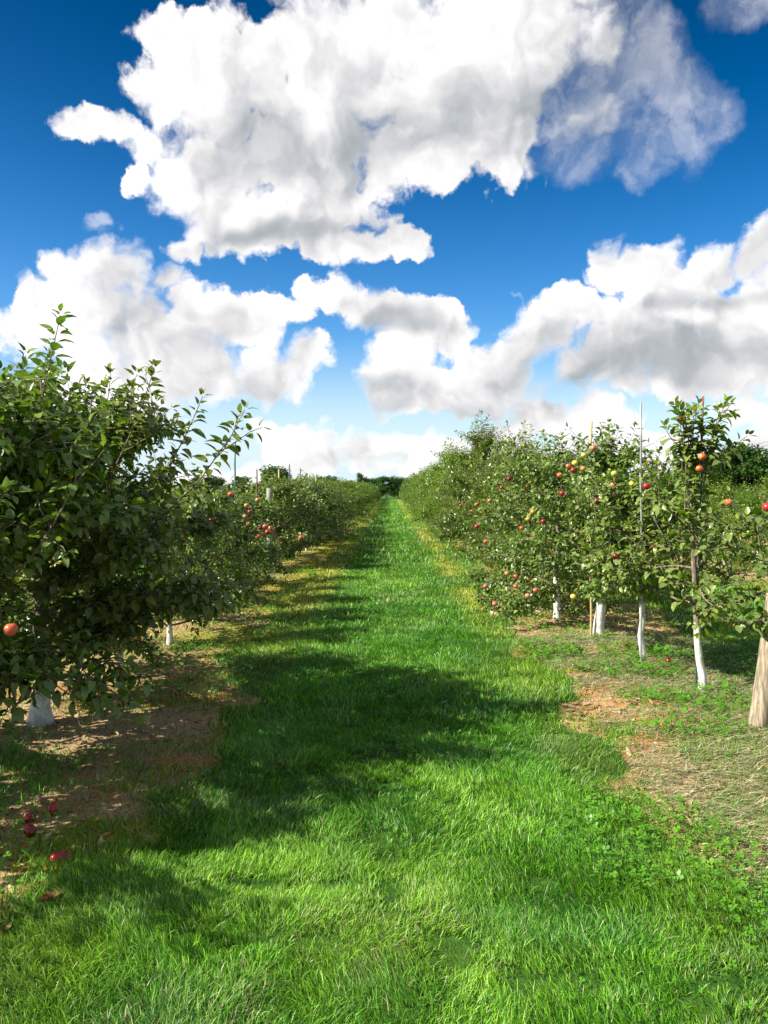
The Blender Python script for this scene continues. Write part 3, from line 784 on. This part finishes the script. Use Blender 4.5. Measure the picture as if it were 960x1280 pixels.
while y < 62:
    if (abs(y-19.2) < .6) or (abs(y-20.6) < .6) or (abs(y-26.5) < .7) or (abs(y-28) < .7):
        kit = ktall; s = (1.05, .93, 1.0)[tallk % 3]; tallk += 1
        lb = f'tall apple tree topping its right-row neighbours, {ORD[tallk-1]} such one from the camera'
    else:
        kit = kr[random.randrange(4)]; s = random.uniform(.82, 1.08)*(1.0 if y < 16 else (1.06 if y < 34 else 1.22))
        if k < 12: lb = f'right-row apple tree, {ORD[k]} place beyond the one with one bright red apple'
        else: lb = 'small distant apple tree merging into the far end of the right-hand row'
    t = place('apple_tree', kit, (2.22+random.uniform(-.1, .1), y), random.uniform(0, 6.28), lb, GR if k < 12 or kit is ktall else 'distant apple trees of the right-hand row', s, ('trunk', 'branches', 'crown') if y < 26 else ('trunk', 'crown'))
    trees_right.append(t)
    y += random.uniform(1.1, 1.3) if y < 30 else random.uniform(1.5, 1.9); k += 1

# --- neighbouring rows seen past the near trees
def side_row(x0, y0, y1, n_lab, group, kits, sc):
    y = y0
    while y < y1:
        place('apple_tree', kits[random.randrange(len(kits))], (x0+random.uniform(-.15, .15), y), random.uniform(0, 6.28), n_lab, group, random.uniform(.88, 1.08)*sc, ('trunk', 'crown'))
        y += random.uniform(1.15, 1.45)
side_row(6.6, 9.5, 25, 'green apple tree in the next row to the right, seen past the young tree', 'apple trees one row further right', kr, .82)
side_row(11.0, 17, 36, 'small green apple tree two rows to the right, in front of the woods', 'apple trees two rows further right', kr, .80)
side_row(-6.6, 9.5, 26, 'apple tree of the next row to the left, glimpsed behind the near row', 'apple trees one row further left', kl, .95)

# --- far end of both rows: beyond counting
out = []; r = np.random.default_rng(77)
for x0 in (-2.2, 2.3):
    n = 26000
    yy = np.sqrt(r.uniform(62**2, 118**2, n)); cyc = (yy % 1.7)/1.7-.5
    hh = (1.9 if x0 < 0 else 2.6)*(1+.12*np.sin(yy*2.1)+.1*np.sin(yy*.77))*(1-.5*np.abs(cyc))
    z = .35+(hh-.35)*r.uniform(0, 1, n)**.8; f = (z-.35)/(hh-.35)
    rad = 1.0*(1-.6*f**2)*np.sqrt(r.uniform(.1, 1, n)); a = r.uniform(0, 6.28, n)
    P_ = np.stack([x0+rad*np.cos(a), yy+rad*np.sin(a)*.6, z], 1)
    D_ = unit(r.normal(0, 1, (n, 3))); N_ = r.normal(0, .5, (n, 3))+[0, 0, 1]; N_ = unit(N_-(N_*D_).sum(1, keepdims=True)*D_)
    out.append((P_, D_, N_, r.uniform(.12, .24, n), r.uniform(0, .9, n)))
tag(link('far_orchard_rows', leaves_mesh('far_orchard_rows', r, out, 1, M_LEAF)), 'far ends of both orchard rows closing on the vanishing point of the lane', 'orchard', kind='stuff')

# ------------------------------------------------------------------ fruit on the trees
def scatter_apples(root, kit, n, kinds, rr, zlo=.3, zhi=3):
    sp_ = [p for p in kit['spots'] if zlo < p[2] < zhi]
    for i in rr.choice(len(sp_), min(n, len(sp_)), replace=False):
        Mx = Matrix.LocRotScale(root.location, root.rotation_euler, root.scale)
        w = Mx @ Vector(sp_[i]); w = Vector((w.x, w.y, w.z-.05))
        add_apple(root, kinds[rr.integers(0, len(kinds))], w, rr.uniform(.85, 1.1))
ra = np.random.default_rng(5)
for root, lst in ((tY, [(876, 571, 5.65, 'orange'), (873, 586, 5.7, 'orange'), (909, 628, 5.3, 'orange'), (881, 776, 5.5, 'pink')]),
                  (tE, [(958, 634, 4.6, 'red')]),
                  (tB, [(10, 788, 2.95, 'orange')]),
                  (t2, [(807, 608, 6.6, 'red'), (770, 695, 6.3, 'dark'), (741, 560, 7.2, 'orange')]),
                  (t3, [(766, 606, 7.4, 'orange'), (767, 592, 7.5, 'yellow'), (789, 605, 7.4, 'yellow'), (736, 609, 7.4, 'yellow'), (718, 579, 7.5, 'yellow'), (729, 569, 7.5, 'yellow'),
                        (710, 583, 7.4, 'orange'), (716, 588, 7.35, 'red'), (699, 594, 7.5, 'orange'), (728, 586, 7.6, 'orange'), (729, 600, 7.7, 'yellow'), (746, 626, 7.3, 'dark'), (702, 617, 7.5, 'red'), (753, 654, 7.1, 'orange'), (717, 746, 7.2, 'yellow')]),
                  (t4, [(679, 652, 8.4, 'red'), (691, 687, 8.3, 'dark'), (666, 640, 8.5, 'orange'), (660, 649, 8.5, 'orange'), (659, 608, 8.7, 'dark'), (636, 599, 9.0, 'dark'), (662, 723, 8.3, 'pink'), (634, 717, 8.3, 'pink'),
                        (645, 721, 8.35, 'pink'), (607, 733, 8.5, 'pink'), (645, 733, 8.3, 'pink'), (619, 755, 8.3, 'pink'), (621, 768, 8.4, 'pink'), (660, 745, 8.25, 'pink'), (670, 738, 8.2, 'pink'), (652, 660, 8.5, 'orange')]),
                  (t5, [(596, 658, 9.6, 'red'), (607, 677, 9.5, 'orange'), (617, 610, 10.0, 'red'), (624, 616, 10., 'red'), (622, 602, 10., 'pink'), (612, 626, 9.9, 'pink')])):
    for px, py, d, kd in lst:
        if root is t3: d = d-.25 if px < 745 else 6.6
        if root is t2: d -= .35
        add_apple(root, kd, at(px, py, d+ra.uniform(.0, .12)), ra.uniform(.74, .88))
for i, (px, py) in enumerate([(308, 632), (312, 640), (306, 646), (310, 655), (283, 655), (288, 618), (322, 625), (325, 660), (331, 658), (327, 668), (334, 665), (322, 671), (338, 660), (264, 650), (340, 663), (376, 672)]):
    add_apple(trees_left[1] if px < 292 else trees_left[2], ['orange', 'red', 'pink'][i % 3], at(px, py, (7.0 if px < 292 else 8.4)+(i*37 % 10)*.03), .78)
for t_, kt in zip(trees_right[:8], [None]*8): pass
for j, t_ in enumerate(trees_right[:7]):
    for q_ in range(2):
        a_ = ra.uniform(2.6, 4.2); zz_ = ra.uniform(.7, 1.7); rr_ = .85*(1-.3*zz_/2)
        add_apple(t_, ['red', 'orange', 'pink'][int(ra.integers(0, 3))], (t_.location.x+rr_*math.cos(a_), t_.location.y+rr_*math.sin(a_), zz_), 1.0)

# ------------------------------------------------------------------ stakes and posts
def rod(name, x, y, z1, rad, mat, label, lean=(0, 0), ns=8, tip=None, group='tree support stakes', cat='stake', r2=None):
    z0 = float(hgt(x, y))-.05
    n = 8; w = np.linspace(0, 1, n)[:, None]
    pts = np.array([0, 0, -.05])+np.array([lean[0], lean[1], z1+.05])*w
    pts[1:-1, :2] += np.random.default_rng(int(x*1000+y*77) & 0xffff).normal(0, .004, (n-2, 2))
    me = tubes_mesh(name, [(pts, np.linspace(rad, r2 or rad, n), ns)], mat)
    o = link(name, me); o.location = (x, y, z0+.05); tag(o, label, cat, group)
    if tip:
        t_ = link('painted_tip', tubes_mesh('painted_tip', [(pts[-1]+np.array([[0, 0, -.05], [0, 0, .004]]), [rad*1.25]*2, 8)], tip), o)
    return o
rod('stake', 2.31, 5.98, 2.19, .007, M_DARKSTAKE, 'dark stake with a red painted tip beside the slender young apple tree', (.03, 0), tip=M_PINK)
rod('stake', 2.08, 6.55, 2.19, .009, M_STEEL, 'tall bare grey steel rod standing clear above the trees on the right', (-.025, 0))
rod('stake', 2.03, 8.0, 2.16, .012, M_YELLOW, 'yellowish stake rising over the tree of yellow apples, its foot by the stout trunk', (-.01, 0))
rod('stake', 2.2, 10.6, 2.10, .011, M_TEAL, 'dark teal stake poking from the top of the right row left of the yellowish one')
for x, y, z, mt, lb, rd in [(-2.15, 11.1, 2.17, M_TEAL, 'teal stake rising highest over the left row, beside the big bushy trees', .011),
                         (-2.15, 12.9, 1.84, M_RUST, 'rust-brown stake in the left row just left of the square grey-green post', .012),
                         (-2.14, 15.4, 1.90, M_YELLOW, 'yellow bamboo stake in the left row just right of the grey-green post', .016),
                         (-2.15, 17.1, 2.05, M_DARKSTAKE, 'first dark stake to the right of the yellow bamboo stake in the left row', .013),
                         (-2.15, 19.2, 2.03, M_DARKSTAKE, 'second dark stake to the right of the yellow bamboo stake in the left row', .013),
                         (-2.15, 21.2, 2.02, M_STEEL, 'pale thin stake in the left row, between dark stakes and a short yellow one', .013),
                         (-2.15, 23.2, 1.95, M_YELLOW, 'short yellow stake far along the left row, rightmost of the stakes there', .02)]:
    rod('stake', x, y, z, rd, mt, lb)
rod('stake', -2.345, 4.92, .62, .012, M_POST, 'short pale wooden stake against the thick white trunk at lower left', (.0, 0))
rod('stake', 7.1, 20.0, 2.1, .02, M_POST, 'pale stake standing in front of the dark woods on the right')
rod('post', 2.285, 4.93, 1.18, .060, M_POST, 'thick round weathered wooden post leaning right at the right picture edge', (.19, .05), 20, group='orchard posts', cat='post', r2=.058)
rod('post', -2.16, 14.3, 1.53, .05, M_POST_GREY, 'grey-green post top sticking out of the left tree row', (0, 0), 12, group='orchard posts', cat='post')
# thin twiggy sapling stem that the photo shows low at the edge of the right row
# ------------------------------------------------------------------ windfall apples
def ground_apple(px, py, kind, label, size=1.0, squash=(1, 1, 1), rot=(0.3, .9, 0)):
    d = CAMZ*F/(py-HY); p = at(px, py, d)
    o = link('apple', APM[kind]); rr = .034*size*squash[2]*.8
    o.location = (p[0], p[1], float(hgt(p[0], p[1]))+rr); o.scale = tuple(size*s for s in squash); o.rotation_euler = rot
    link('stem', STEM, o)
    tag(o, label, 'apple', 'windfall apples on the ground'); return o
ground_apple(62, 1020, 'red', 'round red windfall apple, topmost of those lying at lower left', .9)
ground_apple(30, 1030, 'dark', 'dark red windfall apple lying left of the topmost round red one', .9, rot=(1, .4, 0))
ground_apple(31, 1048, 'dark', 'dull dark windfall apple in the shade below the two upper ones', .85, rot=(.2, 1.4, 1))
ground_apple(24, 1068, 'red', 'tiny red windfall apple, smallest of those at lower left', .45)
ground_apple(70, 1082, 'red', 'flattened bright red windfall apple lying nearest to the green lane', 1.0, (1.25, .8, .75), (.5, .1, .5))
ground_apple(786, 812, 'dark', 'dark rotten windfall apple on bare soil left of the thin white trunk', 1.0)
ground_apple(837, 834, 'dark', 'dark red windfall apple on soil between the steel rod and the young tree', 1.0)
def curled_leaf(px, py, label, s=.05, col=(.30, .09, .05, 1)):
    d = CAMZ*F/(py-HY); p = at(px, py, d); n = 9; m = 5
    u = np.linspace(-1, 1, n); v = np.linspace(-1, 1, m); V = []
    for a in u:
        for b in v:
            w = math.sqrt(max(0, 1-a*a))*.5
            V.append((a*s, b*w*s, abs(b)**1.5*w*s*1.1+.25*s*a*a+.05*s*math.sin(7*a+3*b)))
    i = np.arange(n*m).reshape(n, m); q_ = np.stack([i[:-1, :-1], i[1:, :-1], i[1:, 1:], i[:-1, 1:]], -1).reshape(-1, 4)
    o = link('dead_leaf', mesh_np('dead_leaf', np.array(V), [q_], flat('dead_leaf', col, .8, .2, 0, .6), smooth=True))
    o.location = (p[0], p[1], float(hgt(p[0], p[1]))+.008); o.rotation_euler = (0, 0, .7); tag(o, label, 'dead leaf')
    o.modifiers.new('solid', 'SOLIDIFY').thickness = .0012
curled_leaf(57, 1138, 'curled reddish-brown dead leaf lying below the windfall apples', .045)
curled_leaf(30, 1159, 'small tan dead leaf at the lower left corner of the ground', .02, (.5, .36, .2, 1))

# ------------------------------------------------------------------ background trees
def wood_tree(seed, H=8., Rr=2.8, n=7000, leaf=.30, slim=1.0):
    r = np.random.default_rng(seed)
    tl = [(np.array([[0, 0, -.1], [0, 0, H*.2], [r.normal(0, .2), r.normal(0, .2), H*.5], [r.normal(0, .4), r.normal(0, .4), H*.85]]), [H*.03, H*.022, H*.015, H*.004], 8)]
    out = []; nl = 26
    for i in range(nl):
        f = r.uniform(.0, 1)**.8; z = H*(.22+.68*f); a = r.uniform(0, 6.28)
        rad = Rr*slim*math.sqrt(max(0.05, 1-((f-.4)/.68)**2))*r.uniform(.35, .85)
        c = np.array([rad*math.cos(a), rad*math.sin(a), z]); st = np.array([0, 0, max(H*.15, z-rad*.8)])
        tl.append((np.array([st, (st+c)/2+[0, 0, .1], c]), [H*.009, H*.006, H*.002], 5))
        m = n//nl; v = unit(r.normal(0, 1, (m, 3))); cr = Rr*r.uniform(.28, .46)
        Pp = c+v*(cr*r.uniform(.45, 1.1, (m, 1)))*np.array([1, 1, .75])
        D_ = unit(v+r.normal(0, .9, (m, 3))); N_ = unit(v+[0, 0, .6]+r.normal(0, .4, (m, 3))); N_ = unit(N_-(N_*D_).sum(1, keepdims=True)*D_)
        out.append((Pp, D_, N_, leaf*r.uniform(.6, 1.3, m), np.clip(r.uniform(0, .9, m), 0, .95)))
    return dict(trunk=tubes_mesh('trunk', tl, M_BARK), crown=leaves_mesh('crown', r, out, 1, M_WOOD_LEAF, .7))
WT = [wood_tree(900+i, H=[6.5, 7.5, 6, 8][i], Rr=[2.6, 2.4, 3.0, 2.2][i]) for i in range(4)]
def bg(kit, px, d, topy, label, group='trees beyond the orchard', baseH=None, wide=1.):
    H0 = [6.5, 7.5, 6, 8][kit]
    x = (px-CX)/F*d; h = CAMZ+(HY-topy)/F*d; s = h/(H0*.96)
    root = empty('tree', (x, d, -.05), random.uniform(0, 6.28)); root.scale = (s*wide, s*wide, s)
    tag(root, label, 'tree', group)
    for k in ('trunk', 'crown'): link(k, WT[kit][k], root)
k = 0
bg(2, 346, 75, 584, 'round dark tree behind the left row near its stakes', wide=1.0)
bg(1, 452, 110, 591, 'small rounded tree over the far left row, left of where the lane ends', wide=.8)
bg(0, 483, 126, 596, 'dark tree closing the far end of the grass lane', wide=1.2)
bg(2, 498, 130, 597, 'dark tree just right of the far end of the grass lane', wide=1.2)
bg(2, 469, 134, 598, 'dark tree just left of the far end of the grass lane', wide=1.2)
bg(1, 415, 120, 594, 'dark tree above the middle of the left row', wide=1.1)
bg(0, 300, 85, 596, 'broad low tree beyond the left row beside the tallest teal stake', wide=1.2)
for i, (px, d, ty, wd_) in enumerate([(835, 74, 590, 1.2), (858, 80, 577, 1.2), (882, 70, 574, 1.2), (905, 76, 566, 1.2), (930, 70, 557, 1.2), (957, 74, 558, 1.3), (985, 68, 556, 1.2), (1015, 72, 550, 1.3), (815, 90, 594, 1.2), (1050, 66, 560, 1.2)]):
    bg(i % 4, px, d, ty, 'dark green woodland tree in the wood behind the right side of the orchard', 'wood on the right', wide=wd_)
for i in range(16):
    px = -60+i*33+random.uniform(-8, 8)
    if 285 < px < 400: continue
    bg(random.randrange(4), px, 140+random.uniform(-10, 10), 598+random.uniform(-3, 3), 'distant low tree on the horizon behind the left row', 'far tree line on the left', wide=1.3)
for i in range(9):
    px = 520+i*36+random.uniform(-8, 8)
    bg(random.randrange(4), px, 140+random.uniform(-10, 10), 598+random.uniform(-3, 3), 'distant low tree on the horizon behind the right row', 'far tree line on the right', wide=1.3)

# ------------------------------------------------------------------ overhead power line
pl = empty('power_line', (60, 60, 0)); tag(pl, 'pair of thin dark overhead wires crossing the sky above the right-hand woods', 'power line')
def wire(off):
    a = at(1120, 512+off, 62)-np.array([60, 60, 0]); b = at(700, 602+off*.3, 210)-np.array([60, 60, 0])
    w = np.linspace(0, 1, 30)[:, None]; p = a+(b-a)*w; p[:, 2] -= 1.0*np.sin(w[:, 0]*np.pi)
    link('wire', tubes_mesh('wire', [(p, np.full(30, .014), 4)], M_WIRE), pl); return a, b
w1 = wire(0); w2 = wire(6)
for e in (w1[0], w1[1]):
    link('pole', tubes_mesh('pole', [(np.array([[e[0], e[1], -.3], [e[0], e[1], e[2]+.3]]), [.14, .10], 10)], M_POST), pl)
    link('crossarm', tubes_mesh('crossarm', [(np.array([[e[0]-.9, e[1], e[2]-.02], [e[0]+.9, e[1], e[2]-.02]]), [.05, .05], 6)], M_POST), pl)
print('leaves', [k_['n'] for k_ in (kA, kB, kC, kY, k2, k3, k4, kl[0], kr[0], ktall)], 'objects', len(bpy.data.objects))
